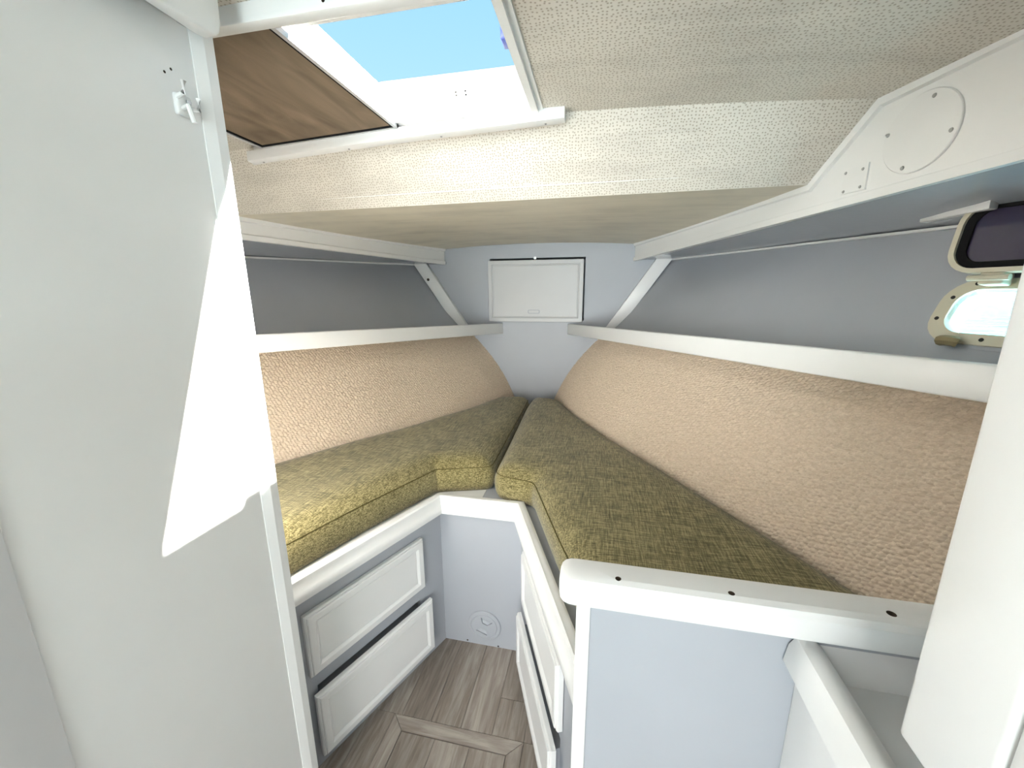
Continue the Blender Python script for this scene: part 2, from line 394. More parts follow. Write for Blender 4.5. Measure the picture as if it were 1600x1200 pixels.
# ------------------------------------------------------------------ berth cabinets
def face(s, u, o, z): return (s*(BX+u*SP-o*CP), BY-u*CP-o*SP, z)
UE = {-1: .643, 1: .698}
def facebox(mb, s, u0, u1, o0, o1, z0, z1):
    return mb.hexa([face(s,u0,o0,z0), face(s,u1,o0,z0), face(s,u1,o1,z0), face(s,u0,o1,z0), face(s,u0,o0,z1), face(s,u1,o0,z1), face(s,u1,o1,z1), face(s,u0,o1,z1)])
PROF = [(.004,.619), (.010,.6205), (.0155,.616), (.0165,.606), (.019,.594), (.0235,.586), (.027,.580), (.028,.570), (.027,.559), (.0,.558), (-.012,.558), (-.012,.617), (-.004,.6205)]
MX = (1-SP)/CP
def trim(pa, pb): return MB().loft([[pa(o, z) for o, z in PROF], [pb(o, z) for o, z in PROF]])
corner = lambda s: (lambda o, z: (s*(BX-o*MX), BY-o, z))
ZD = [(.312,.504), (.052,.257)]
def drawer(s, u0, u1, z0, z1, par, out):
    mb = MB(); P = lambda a, b, o: face(s, (u0+u1)/2+a, out+o, (z0+z1)/2+b); hw, hh = (u1-u0)/2, (z1-z0)/2
    R = lambda k: [(hw-k,hh-k), (-hw+k,hh-k), (-hw+k,-hh+k), (hw-k,-hh+k)]
    prof = [(0,0), (0,.011), (.003,.0145), (.006,.0145), (.0065,.018), (.009,.0195), (.026,.0195), (.030,.016), (.033,.013)]
    L = [[P(a, b, o) for a, b in R(k)] for k, o in prof]
    L.append([P(a, b, 0) for a, b in R(.033)]); L.append(L[0]); mb.loft(L, True, False)
    d = obj('drawer', mb, WHITE, par)
    pm = MB().loft([[P(a, b, o) for a, b in R(k)] for k, o in ((.0325,.002), (.0325,.0115), (.036,.0135))])
    obj('drawer_panel', pm, WHITE, d)
    obj('drawer_body', facebox(MB(), s, u0+.025, u1-.025, -.13, out+.001, z0+.02, z1-.03), GREY, d)
    return d
CABL = {-1: 'berth drawer cabinet under the green cushion that ends at the white locker', 1: 'berth drawer cabinet under the green cushion that ends at the white-capped partition'}
for s in (-1, 1):
    t = thing('drawer_cabinet', face(s, .34, 0, 0), CABL[s], 'cabinet')
    ue = UE[s]; us0, us1 = .098, .522
    # carcass face with two drawer openings
    mb = MB(); zc = [0, ZD[1][0]+.015, ZD[1][1]+.005, ZD[0][0]+.015, ZD[0][1]-.025, .6]; uc = [0, us0+.02, us1-.02, ue]
    for i in range(3):
        for j in range(5):
            if i == 1 and j in (1, 3): continue
            facebox(mb, s, uc[i], uc[i+1], -.014, 0, zc[j], zc[j+1])
    obj('face_panel', mb, GREY, t)
    for k, (z0, z1) in enumerate(ZD): drawer(s, us0+(-.012 if k else .004), us1, z0, z1, t, .016 if k else .002)
    obj('berth_edge_moulding', trim(lambda o, z: face(s, ue, o, z), corner(s)), WHITE, t, smooth=True)
    # berth board under the cushion
    yb = face(s, ue, 0, 0)[1]; pts = [(s*BX, BY+.0), (face(s, ue, -.013, 0)[0], yb)]
    ys = np.linspace(yb, D, 24); pts += [(s*(hull(y, .6)-.004), y) for y in ys]+[(s*.001, D), (s*.001, BY)]
    obj('berth_board', MB().prism([(x, y, .585) for x, y in pts], (0, 0, .015)), WHITE if s < 0 else GREY, t)
ft = thing('berth_front', (0, BY, 0), 'pale grey panel closing the foot of the berth between the drawer cabinets', 'panel')
fp = obj('panel', MB().box((-BX-.004, BY+.0005, 0), (BX+.004, BY+.014, .585)), GREY, ft)
obj('berth_edge_moulding', trim(corner(-1), corner(1)), WHITE, ft, smooth=True)
# screw-in inspection plate
pc = np.array((.009, BY, .091)); pr = .064
ip = obj('inspection_plate', MB().loft([[(pc[0]+r*math.cos(a), BY-o, pc[2]+r*math.sin(a)) for a in np.linspace(0, 2*math.pi, 40, endpoint=False)] for r, o in ((pr,-.006),(pr,.003),(pr-.002,.005),(pr-.011,.006),(pr-.012,.0045),(pr-.014,.0045),(pr-.016,.007),(pr-.02,.0075))]), GREY, ft, smooth=True)
ip['label'] = 'round screw-in plate with two finger recesses'
for sg in (1, -1):
    poly = [(-.010,.010), (.010,.010), (.024,.032), (-.024,.032)]
    rot = -.35; q = []
    for a, b in poly:
        b *= sg; q.append((pc[0]+a*math.cos(rot)-b*math.sin(rot), pc[2]+a*math.sin(rot)+b*math.cos(rot)))
    carve(ip, MB().loft([[(x, BY-o, z) for x, z in q] for o in (-.0055, .012)]))
    if sg > 0: deep, shal = (2, 3), (0, 1)     # floor slopes up towards one end
    else: deep, shal = (0, 1), (2, 3)
    o_ = {i_: -.0050 for i_ in deep}; o_.update({i_: .0030 for i_ in shal})
    obj('finger_recess', MB().loft([[(x, BY+.0058, z) for x, z in q], [(x, BY-o_[i_], z) for i_, (x, z) in enumerate(q)]]), GREY, ip)
drill(fp, [((p[0], BY, p[2]), .0035) for p in (on_plane(px, (0,1,0), (0,BY,0)) for px in ((730.5, 1000), (778.5, 1010)))], (0,-1,0), .03)

# ------------------------------------------------------------------ cushions
def fillet(poly, rad, n=6):
    out = []; P = [np.array(p, float) for p in poly]; m_ = len(P)
    for i in range(m_):
        a, b, c = P[i-1], P[i], P[(i+1) % m_]; r = rad[i]
        d1 = a-b; l1 = np.linalg.norm(d1); d1 /= l1; d2 = c-b; l2 = np.linalg.norm(d2); d2 /= l2
        r = min(r, .45*l1, .45*l2)
        A, B = b+d1*r, b+d2*r
        for k in range(n+1):
            t = k/n; out.append((1-t)**2*A+2*t*(1-t)*b+t*t*B)
    # resample long edges
    res = []
    for i in range(len(out)):
        a, b = out[i], out[(i+1) % len(out)]; L = np.linalg.norm(b-a); k = max(1, int(L/.03))
        for j in range(k): res.append(a+(b-a)*j/k)
    return res
def cushion(poly, rad, label):
    pts = fillet(poly, rad); n = len(pts)
    area = sum(pts[i][0]*pts[(i+1)%n][1]-pts[(i+1)%n][0]*pts[i][1] for i in range(n))
    if area < 0: pts = pts[::-1]
    P = np.array(pts); T = np.roll(P, -2, 0)-np.roll(P, 2, 0); T /= np.linalg.norm(T, axis=1)[:, None]+1e-9
    Nn = np.stack([-T[:,1], T[:,0]], 1)        # inward
    prof = [(.012,.600), (.004,.606), (-.004,.625), (-.008,.650), (-.006,.676), (0,.692), (.005,.700)]
    k = len(P); rings = [[(x, y, z) for x, y in P+Nn*o] for o, z in prof]
    mb = MB(); mb.v = [p for r in rings for p in r]
    for a in range(len(rings)-1):
        for i in range(k): mb.f.append((a*k+i, a*k+(i+1)%k, (a+1)*k+(i+1)%k, (a+1)*k+i))
    mb.f.append(tuple(range(k-1,-1,-1)))
    Q = P+Nn*.005; A = Q; Bq = np.roll(Q, -1, 0); dAB = Bq-A; ll = (dAB**2).sum(1)+1e-12
    def dist(p):
        t = np.clip(((p-A)*dAB).sum(1)/ll, 0, 1); return float(np.sqrt((((A+dAB*t[:, None])-p)**2).sum(1)).min())
    def inside(p):
        c_ = (A[:,1] > p[1]) != (Bq[:,1] > p[1]); xx = A[:,0]+(p[1]-A[:,1])/(Bq[:,1]-A[:,1]+1e-15)*dAB[:,0]; return bool((c_ & (p[0] < xx)).sum() % 2)
    inner = []; gs = .016; lo, hi = Q.min(0), Q.max(0)
    for a, x in enumerate(np.arange(lo[0], hi[0], gs)):
        for y in np.arange(lo[1]+(a % 2)*gs/2, hi[1], gs):
            p = np.array((x, y))
            if inside(p):
                d = dist(p)
                if d > .006 and (d < .07 or (a % 3 == 0 and int(y/gs) % 3 == 0)): inner.append((x, y, d))
    dn = lambda d: .700+.036*(1-math.exp(-d/.028))
    from mathutils.geometry import delaunay_2d_cdt
    vv = [Vector((x, y)) for x, y in Q]+[Vector((x, y)) for x, y, _ in inner]
    ov, _, of, og, _, _ = delaunay_2d_cdt(vv, [(i, (i+1) % k) for i in range(k)], [], 1, 1e-6)
    b0 = (len(rings)-1)*k; idx = []
    for p, g_ in zip(ov, og):
        g0 = min(g_) if g_ else -1
        if 0 <= g0 < k: idx.append(b0+g0); continue
        d = inner[g0-k][2] if g0 >= k else 0.0
        mb.v.append((p.x, p.y, dn(d)+min(1, d/.05)*.003*math.sin(9*p.x+3*p.y)*math.sin(7*p.y-2*p.x))); idx.append(len(mb.v)-1)
    mb.f += [tuple(idx[i] for i in f) for f in of]
    def press(x, y, z):                        # the back of the cushion is cut to lie against the carpeted hull
        lim = hull(y, z)-.010; return (math.copysign(min(abs(x), lim), x), y, z)
    mb.v = [press(*p) for p in mb.v]
    c = thing('cushion', (float(P[:,0].mean()), float(P[:,1].mean()), .6), label, 'cushion')
    obj('cover', mb, OLIVE, c, smooth=True)
    obj('seam', MB().tube([press(x, y, .696) for x, y in P+Nn*.0005], .0015, 5, True), SEAM, c)
    return c
def edge(s, ys, gap, zz=.735): return [(s*(hull(y, zz)-gap), y) for y in ys]
LP = [(-.41,.60), (-.384,.69), (-.302,.915), (-.172,1.222), (.022,1.285), (.012,1.6), (-.002,2.10), (-.008,2.26)]+edge(-1, (2.22,), .022)+edge(-1, (1.95,1.6,1.3,1.0,.8,.60), .016)
cushion(LP, [.01,.05,.05,.008,.03,.2,.1,.03,.05]+[.1]*5+[.01], 'olive green fabric berth cushion lying against the white locker post')
RP = [(.46,.545), (.388,.69), (.312,.87), (.192,1.192), (.046,1.222), (.040,1.45), (.012,2.10), (.018,2.26)]+edge(1, (2.22,), .022)+edge(1, (1.95,1.6,1.3,1.0,.8,.545), .016)
cushion(RP, [.01,.05,.05,.03,.05,.1,.1,.03,.05]+[.1]*5+[.01], 'olive green fabric berth cushion behind the white-capped partition')

# ------------------------------------------------------------------ shelves
SHL = {-1: 'long white shelf with raised front lip that ends at the white locker', 1: 'long white shelf with raised front lip running below the portlight'}
for s in (-1, 1):
    k = SHK[s]; L = math.hypot(1, k); ye = .584 if s < 0 else .45
    sf = lambda y, o: (s*(.2+k*(D-y)), y) if o == 0 else (s*(.2+k*(D-y)+o*1/L), y+o*k/L)
    t = thing('shelf', (s*(.2+k*.9), D-.9, 1.12), SHL[s], 'shelf')
    yt = D-.002
    def pt(y, o, dz):
        x, yy = sf(y, o); yy = min(yy, D); return (x, yy, shelf_z(y)+dz)
    mb = MB().loft([[pt(yt,0,-.063), pt(yt,.022,-.063), pt(yt,.022,0), pt(yt,0,0)], [pt(ye,0,-.063), pt(ye,.022,-.063), pt(ye,.022,0), pt(ye,0,0)]])
    obj('front_lip', mb, WHITE, t, bevel=.004, seg=2)
    ys = np.linspace(ye, yt, 16); rings = []
    for y in ys:
        x0 = s*(.2+k*(D-y)+.012); x1 = s*(hull(y, shelf_z(y)-.05)-.003); z = shelf_z(y)
        if abs(x1) < abs(x0)+.01: x1 = x0+s*.01
        rings.append([(x0, y, z-.058), (x1, y, z-.058), (x1, y, z-.044), (x0, y, z-.044)])
    obj('board', MB().loft(rings), WHITE, t)

# ------------------------------------------------------------------ deck fascia, soffit, braces
up = [fas_px(q) for q in ((1270,289), (1383,153))]
UZ = [(-.012, 1.593), (up[0][0], 1.600), (up[1][0], 1.733), (2.42/FC, 1.765)]
UEND = (2.42-AFT)/FC; UZ[3] = (UEND, 1.733+.022*(UEND-up[1][0]))
def ztop(u): return float(np.interp(u, [a for a, _ in UZ], [b for _, b in UZ]))
def zbot(u): return 1.499+.019*u
FAL = {-1: 'white deck-edge fascia over the shelf beside the locker', 1: 'white deck-edge fascia stepping up to carry the round cover plate'}
for k, s in enumerate((-1, 1)):
    t = thing('trim_%d' % (k+1), fas(s, 1.2, 1.5), FAL[s], None, None, 'structure')
    us = [0, up[0][0], up[1][0], UEND]
    poly = [(u, ztop(u)+.012) for u in us]+[(u, zbot(u)) for u in us[::-1]]
    mb = MB(); n = len(poly)
    mb.prism([fas(s, u, z, 0) for u, z in poly], np.array(fas(s, 0, 0, -.02))-np.array(fas(s, 0, 0, 0)))
    obj('fascia_board', mb, WHITE, t)
    for j in range(3):                          # cap strip along the top edge
        a, b = UZ[j], UZ[j+1]
        rings = []
        for (u, z) in (a, b):
            dn = .014
            rings.append([fas(s, max(u,0), z-dn-.003, -.002), fas(s, max(u,0), z-dn, .010), fas(s, max(u,0), z+.004, .013), fas(s, max(u,0), z+.012, -.002)])
        obj('edge_strip', MB().loft(rings), WHITE, t)
    rings = [[fas(s, u, zbot(u)-.001, -.002), fas(s, u, zbot(u)-.001, .008), fas(s, u, zbot(u)+.018, .008), fas(s, u, zbot(u)+.021, -.002)] for u in (0.002, UEND)]
    obj('lower_strip', MB().loft(rings), WHITE, t)
    # soffit under the side deck
    ys = np.linspace(AFT, D, 30); rings = []
    for y in ys:
        u = (2.42-y)/FC; xi = .57+u*FS-.004; xo = .775+.34*(D-y)+.015
        rings.append([(s*xi, y, zbot(u)+.004), (s*xo, y, zjoint(y)+.001), (s*xo, y, zjoint(y)+.014), (s*xi, y, zbot(u)+.018)])
    so_ = obj('soffit', MB().loft(rings), SOFFIT, t, smooth=True)
    # bead where soffit meets hull
    rings = []
    for y in np.linspace(.9 if s > 0 else .6, D-.005, 20):
        x = hull(y, zjoint(y)); z = zjoint(y); rings.append([(s*(x-.016), y, z+.002), (s*(x-.016), y, z-.004), (s*(x+.002), y, z-.006), (s*(x+.002), y, z+.004)])
    obj('joint_bead', MB().loft(rings), WHITE, t)
    # brace on the bulkhead
    B = MB()
    zz = [1.118, 1.512]; xi = [.425, .690]; xo = [.505, .775]
    B.hexa([(s*xi[0], 2.395, zz[0]), (s*xo[0], 2.395, zz[0]), (s*xo[0], 2.43, zz[0]), (s*xi[0], 2.43, zz[0]), (s*xi[1], 2.395, zz[1]), (s*xo[1], 2.395, zz[1]), (s*xo[1], 2.43, zz[1]), (s*xi[1], 2.43, zz[1])])
    br = obj('corner_brace', B, WHITE, bevel=.003); tag(br, 'slanted white corner brace on the bulkhead over the shelf' + (' with a bolt hole' if s < 0 else ' on the portlight side'), 'brace')
    if s < 0:
        p = on_plane((669, 437), (0,1,0), (0,2.395,0)); drill(br, [((p[0], 2.395, p[2]), .009)], (0,-1,0), .032)
# joint line under the berth-side braces: lower legs to the carpet
def screw(c, n, par, r=.0042):
    o = obj('screw', MB().disc(c, n, r, .0016, 12, r*.8), SCREW, par); return o
# round cover plate and small square plate on the starboard fascia
fn_in = np.array(fas(1,0,0,1))-np.array(fas(1,0,0,0))
uc, zc = 1.484, 1.633
cv = thing('cover_plate', fas(1, uc, zc), 'large round white cover plate screwed to the fascia', 'cover plate')
cp_ = lambda r, o: [fas(1, uc+r*math.cos(a), zc+r*math.sin(a), o) for a in np.linspace(0, 2*math.pi, 48, endpoint=False)]
obj('disc', MB().loft([cp_(.074,-.002), cp_(.074,.0035), cp_(.0725,.005)]), WHITE, cv)
for px in ((1464,149), (1391,212), (1490,203), (1413,263)):
    u, z = fas_px(px); screw(fas(1, u, z, .005), fn_in, cv)
bp = thing('blanking_plate', fas(1, 1.352, 1.58), 'small square white blanking plate with four screws on the fascia', 'cover plate')
mb = MB(); q = [(1.32,1.553), (1.383,1.551), (1.383,1.608), (1.32,1.606)]
mb.loft([[fas(1, u, z, o) for u, z in q] for o in (-.002, .004)]); obj('plate', mb, WHITE, bp)
for px in ((1324,271), (1351,264), (1346,292), (1320,300)):
    u, z = fas_px(px); screw(fas(1, u, z, .004), fn_in, bp, .0035)

# ------------------------------------------------------------------ ceiling
HXa, HXb, HYa, HYb = -.205, .205, .668, 1.050      # hatch opening
def zceil(x, y): return 1.769-.038*x*x+.018*(1.09-y)
def xfas(y): return .57+(2.42-y)/FC*FS
ce = thing('ceiling', (0, 1, 1.6), 'cream vinyl headliner with the open deck hatch', None, None, 'structure')
YF1, YF0 = 1.09, 1.25
def panel(name, fn, us, vs2, m_, skip=None, th=.02):
    mi, uv = grid(fn, us, vs2, skip); mb = MB(); n = len(mi.v)
    mb.v = mi.v+[(x, y, z+th) for x, y, z in mi.v]; mb.f = mi.f+[tuple(i+n for i in f[::-1]) for f in mi.f]
    return obj(name, mb, m_, ce, uv=uv+uv)
xg = sorted(list(np.linspace(-1, 1, 25))); 
xs_ = sorted(set(list(np.round(np.linspace(-1.7, 1.7, 35), 4))+[HXa, HXb])); ys_ = sorted(set([AFT, 0, .3, HYa, .86, HYb, YF1]))
panel('headliner_panel', lambda x, y: ((x, y, zceil(x, y)), (x, y)), xs_, ys_, VINYL, lambda i, j: HXa-.001 <= xs_[i] and xs_[i+1] <= HXb+.001 and HYa-.001 <= ys_[j] and ys_[j+1] <= HYb+.001)
def fold(x, t):
    y = YF1+(YF0-YF1)*t; z = zceil(x, YF1)*(1-t)+1.600*t; return (x, y, z), (x, y+t*.07)
panel('headliner_panel', fold, np.linspace(-1.02, 1.02, 21), [0, .5, 1], VINYL)
def low(x, t):
    xx = x*(1-t*.38); y = YF0+((D-.007 if x < -.09 else D+.01)-YF0)*t; z = 1.600*(1-t)+(1.611-.062*xx*xx)*t; return (xx, y, z), (xx, y)
panel('headliner_panel', low, np.linspace(-.97, .97, 15), np.linspace(0, 1, 6), VINYLS)
# the deck above, seen only as the dark slit where the headliner stops short of the bulkhead
obj('deck', MB().prism([(-1.0, 1.22, 1.629), (1.0, 1.22, 1.629), (.66, D+.05, 1.629), (-.66, D+.05, 1.629)], (0, 0, .02)), WHITE, ce)

# deck hatch: coaming, frame and latch
dh = thing('window_2', ((HXa+HXb)/2, (HYa+HYb)/2, 1.77), 'open deck hatch with white coaming letting in the sky', None, None, 'structure')
ZT = 1.862
def wall4(o0, o1, zb, zt, name, m_):
    rect = lambda o: [(HXa-o, HYa-o), (HXb+o, HYa-o), (HXb+o, HYb+o), (HXa-o, HYb+o)]
    L = [[(x, y, zb(x, y)) for x, y in rect(o0)], [(x, y, zt) for x, y in rect(o0)], [(x, y, zt) for x, y in rect(o1)], [(x, y, zb(x, y)) for x, y in rect(o1)]]
    L.append(L[0]); return obj(name, MB().loft(L, True, False), m_, dh)
coam = wall4(0, .025, lambda x, y: zceil(x, y)-.004, ZT, 'coaming', WHITE)
# flat frame under the opening, starboard and fore
fr = MB(); fr.hexa([(HXb-.002, HYa-.02, zceil(HXb,HYa)-.012), (HXb+.014, HYa-.02, zceil(HXb,HYa)-.012), (HXb+.014, HYb+.02, zceil(HXb,HYb)-.012), (HXb-.002, HYb+.02, zceil(HXb,HYb)-.012),
    (HXb-.002, HYa-.02, zceil(HXb,HYa)+.004), (HXb+.014, HYa-.02, zceil(HXb,HYa)+.004), (HXb+.014, HYb+.02, zceil(HXb,HYb)+.004), (HXb-.002, HYb+.02, zceil(HXb,HYb)+.004)])
obj('frame_strip', fr, WHITE, dh)
lp = on_plane((793, 55), (0,0,1), (0,0,1.815))
obj('latch', MB().box((HXb-.028, lp[1]-.02, 1.80), (HXb+.001, lp[1]+.02, 1.825)), BLUE, dh, bevel=.004)
drill(coam, [((p[0], HYb, p[2]), .0022) for p in (on_plane(px, (0,1,0), (0,HYb,0)) for px in ((712,144), (727,142), (713,149), (728,148)))], (0,-1,0), .015, 10)
# sliding screen and its rails
zs_ = lambda x: 1.757+.045*(x+.16) if x < -.16 else 1.757
def slab(mb, x0, x1, y0, y1, b, t_):
    return mb.hexa([(x0,y0,zs_(x0)+b), (x1,y0,zs_(x1)+b), (x1,y1,zs_(x1)+b), (x0,y1,zs_(x0)+b), (x0,y0,zs_(x0)+t_), (x1,y0,zs_(x1)+t_), (x1,y1,zs_(x1)+t_), (x0,y1,zs_(x0)+t_)])
SX0, SX1, SY0, SY1 = -.592, -.160, .624, 1.060
sc = thing('hatch_screen', ((SX0+SX1)/2, (SY0+SY1)/2, 1.745), 'brown mesh hatch screen slid aside in its dark framed rails', 'screen')
mb = slab(MB(), SX0+.012, SX1-.012, SY0, SY1-.012, .001, .004); obj('mesh_panel', mb, SCREEN, sc, uv=[(v[0], v[1]) for v in mb.v])
for a in ((SX0, SX0+.008, SY0, SY1), (SX1-.008, SX1, SY0, SY1), (SX0, SX1, SY1-.008, SY1)): obj('frame_bar', slab(MB(), *a, -.004, .006), ALU, sc)
for a in ((SX0+.008, SX0+.014, SY0, SY1-.008), (SX1-.014, SX1-.008, SY0, SY1-.008), (SX0+.008, SX1-.008, SY1-.014, SY1-.008)): obj('gasket', slab(MB(), *a, -.002, .005), GASKET, sc)
def zr(x): return 1.742+.026*(x-.28) - .03*max(0, -x)*abs(x)
fore = MB().loft([[(x, 1.058, zr(x)+.0), (x, 1.083, zr(x)-.004), (x, 1.098, zr(x)+.002), (x, 1.098, zceil(x, 1.09)+.002), (x, 1.086, zceil(x, 1.086)+.002), (x, 1.086, zr(x)+.026), (x, 1.058, zr(x)+.026)] for x in np.linspace(-.645, .283, 12)])
ra = thing('hatch_rail', (-.18, 1.08, 1.72), 'white wooden rail along the headliner fold under the hatch', 'rail')
obj('bar', fore, WHITE, ra, bevel=.003, ang=40)
for px in ((413,247), (546,226), (690,207), (853,190)):
    p = on_plane(px, (0,1,0), (0,1.080,0)); screw((p[0], 1.076, zr(p[0])-.0025), (0,-.3,-1), ra, .003)
rb = thing('hatch_rail', (0, .63, 1.74), 'white wooden rail crossing the headliner beside the locker header', 'rail')
ab = obj('bar', MB().box((-.60, .602, 1.748), (.30, .626, 1.780)), WHITE, rb, bevel=.003)
p = on_plane((506, 14), (0,1,0), (0,.602,0)); drill(ab, [((p[0], .602, 1.760), .003)], (0,-1,0), .015)

# ------------------------------------------------------------------ hatch door on the fore bulkhead
dr = thing('door_1', (0, D, 1.153), 'pale grey locker hatch door standing slightly ajar on the bulkhead', None, None, 'structure')
q0 = [(-.285, 1.156), (.301, 1.156), (.301, 1.532), (-.285, 1.532)]; k0 = [(-.300, 1.141), (.316, 1.141), (.316, 1.547), (-.300, 1.547)]
obj('locker_interior', MB().loft([[(x, D+.026, z) for x, z in q0], [(x, D+.026, z) for x, z in k0], [(x, D+.30, z) for x, z in k0]], True, False).add([(x, D+.30, z) for x, z in k0], [(0,1,2,3)]).loft([[(x, D+.026, z) for x, z in q0], [(x, D+.285, z) for x, z in q0]], True, False).add([(x, D+.285, z) for x, z in q0], [(0,1,2,3)]), GREY, dr)
P = lambda a, b, o: (a, D-.004-o, 1.333+b)
hw, hh = .288, .182; Rk = lambda k: [(hw-k,hh-k), (-hw+k,hh-k), (-hw+k,-hh+k), (hw-k,-hh+k)]
L = [[P(a, b, o) for a, b in Rk(k)] for k, o in ((0,0), (0,.016), (.002,.018), (.022,.018), (.026,.014), (.03,.013))]; L.append([P(a, b, 0) for a, b in Rk(.03)]); L.append(L[0])
obj('door_frame', MB().loft(L, True, False), HATCHD, dr)
pn = obj('door_panel', MB().loft([[P(a, b, o) for a, b in Rk(k)] for k, o in ((.0295,.001), (.0295,.0115), (.034,.014))]), HATCHD, dr)
hx = on_plane((834, 487), (0,1,0), (0,D-.018,0)); PH = lambda a, b, o: (hx[0]+a, D-.018-o, hx[2]+b)
obj('finger_pull', ring(MB(), PH, rrect(.037,.012,.008), rrect(.031,.007,.005), -.001, .004), GREY, dr, smooth=True)
hp = on_plane((836, 403), (0,1,0), (0,D-.01,0)); obj('hinge_knuckle', MB().disc((hp[0], D-.001, hp[2]), (0,-1,0), .009, .012, 12), ALU, dr)

# ------------------------------------------------------------------ portlight
wn = thing('window_1', tuple(p0-np.array((0,0,.07))), 'open portlight in the hull with cream frame and raised dark glass', None, None, 'structure')
obj('flange', ring(MB(), PL, rrect(.198,.073,.055), rrect(.172,.050,.038), -.008, .009), CREAM, wn, smooth=True)
obj('backing_ring', ring(MB(), PL, rrect(.208,.081,.06), rrect(.19,.065,.05), -.008, .003), GREY, wn, smooth=True)
obj('liner', ring(MB(), PL, rrect(.181,.058,.045), rrect(.172,.050,.038), -.045, .004), WHITE, wn, smooth=True)
for a, b in ((-.185,-.02), (-.178,.03), (-.15,.062), (-.02,-.062), (-.09,-.062), (.06,-.062), (-.05,.062)):
    obj('screw', MB().disc(PL(a, b, .0085), en, .004, .002, 10), DARKSCREW, wn)
# raised sash
hb_ = PL(-.0, .072, .035)
t2 = np.array((0,0,1.))*1.0+e2*.6; t2 -= e1*(e1@t2); t2 /= np.linalg.norm(t2); tn = np.cross(t2, e1); tn = -tn if tn[0] > 0 else tn
PS = lambda a, b, o: hb_+e1*a+t2*(b+.076)+tn*o
obj('sash_frame', ring(MB(), PS, rrect(.200,.076,.05), rrect(.190,.067,.042), -.008, .012), CREAM, wn, smooth=True)
obj('sash_gasket', ring(MB(), PS, rrect(.191,.068,.043), rrect(.174,.053,.03), -.006, .006), GASKET, wn, smooth=True)
obj('glass_pane', MB().loft([[PS(a, b, o) for a, b in rrect(.176,.055,.032)] for o in (-.004, .002)]), GLASSD, wn)
obj('hinge', MB().hexa([PS(a, b, o) for o in (-.02, .008) for a, b in ((-.135,-.10), (-.095,-.10), (-.095,-.074), (-.135,-.074))]), CREAM, wn, bevel=.004)
obj('hinge_pin', MB().tube([PS(-.150, -.087, .010), PS(-.085, -.087, .010)], .006, 8), CREAM, wn)
ck = MB()
for a in (-.115, -.085): ck.hexa([PS(a+da, b, o) for o in (-.01, .006) for da, b in ((-.004,.074), (.006,.074), (.004,.098), (-.002,.098))])
ck.hexa([PS(a, b, o) for o in (-.008, .006) for a, b in ((-.12,.074), (-.078,.074), (-.078,.081), (-.12,.081))])
obj('catch', ck, CREAM, wn)
kn = MB(); c0 = PL(-.13, -.075, .014)
kn.tube([c0+e2*.012, c0], .005, 8); kn.tube([c0-e1*.018+en*.006, c0-e1*.008+en*.010, c0+e1*.004+en*.010, c0+e1*.012+en*.004], .011, 8)
obj('latch_knob', kn, BRASS, wn, smooth=True)

# short white batten under the soffit by the portlight
a = on_plane((1436,348), (0,0,1), (0,0,1.483)); b = on_plane((1545,326), (0,0,1), (0,0,1.483)); q = np.array((.012, .006, 0))
bt = obj('soffit_batten', MB().hexa([a, b, b+q*2, a+q*2, a+(0,0,.03), b+(0,0,.03), b+q*2+(0,0,.03), a+q*2+(0,0,.03)]), WHITE, bevel=.002); tag(bt, 'short white batten under the side deck by the portlight', 'batten')

# ------------------------------------------------------------------ tall locker beside the berth
LX, LY = -.25, .586
lk = thing('tall_locker', (LX-.3, .2, 0), 'tall white locker with flat door and hook catching the sunlight', 'locker')
obj('side_panel', MB().box((LX-.034, .219, 0), (LX-.018, LY-.03, 1.778)), DOORW, lk)
ld = obj('door', MB().box((LX-.018, .2195, .02), (LX, LY-.034, 1.72)), DOORW, lk)
zq = np.linspace(0, zjoint(LY)-.01, 12)
obj('end_panel', MB().prism([(LX-.005, LY-.022, 0), (LX-.005, LY-.022, 1.755), (-.57-(2.42-LY)/FC*FS+.01, LY-.022, 1.735), (-.57-(2.42-LY)/FC*FS+.01, LY-.022, 1.50)]+[(-hull(LY, z)+.004, LY-.022, z) for z in zq[::-1]], (0, .02, 0)), DOORW, lk)
obj('post', MB().loft([[(LX-.024, LY-.034, z), (LX+.002, LY-.034, z), (LX+.010, LY-.018, z), (LX+.010, LY, z), (LX-.024, LY, z)] for z in (0, 1.779)]), WHITE, lk)
drill(ld, [((LX, q[1], q[2]), .002) for q in (on_plane(px, (1,0,0), (LX,0,0)) for px in ((257,112), (267,108)))], (1,0,0), .012, 10)
hk = thing('coat_hook', (LX, .527, 1.60), 'small white metal hook on the locker door', 'hook')
q = on_plane((290,163), (1,0,0), (LX+.01,0,0)); hy, hz = q[1], q[2]
obj('base', MB().box((LX-.001, hy-.011, hz-.016), (LX+.008, hy+.013, hz+.014)), DOORW, hk, bevel=.003)
obj('prong', MB().tube([(LX+.006, hy-.008, hz+.008), (LX+.020, hy-.010, hz+.010), (LX+.024, hy-.010, hz+.026)], .0035, 8), DOORW, hk, smooth=True)
obj('prong', MB().tube([(LX+.006, hy-.002, hz-.006), (LX+.028, hy-.012, hz-.008), (LX+.030, hy-.008, hz-.030)], .0035, 8), DOORW, hk, smooth=True)
obj('prong', MB().tube([(LX+.006, hy+.006, hz-.004), (LX+.022, hy+.010, hz-.006), (LX+.024, hy+.010, hz+.010)], .0035, 8), DOORW, hk, smooth=True)
obj('screw', MB().disc((LX+.0078, hy+.007, hz+.005), (1,0,0), .004, .002, 10), SCREW, hk)
na = obj('wall_port_aft', MB().box((LX-.03, AFT, 0), (LX+.004, .2185, 1.775)), NEARG); tag(na, 'warm grey panel beside the tall white locker door', None, None, 'structure')
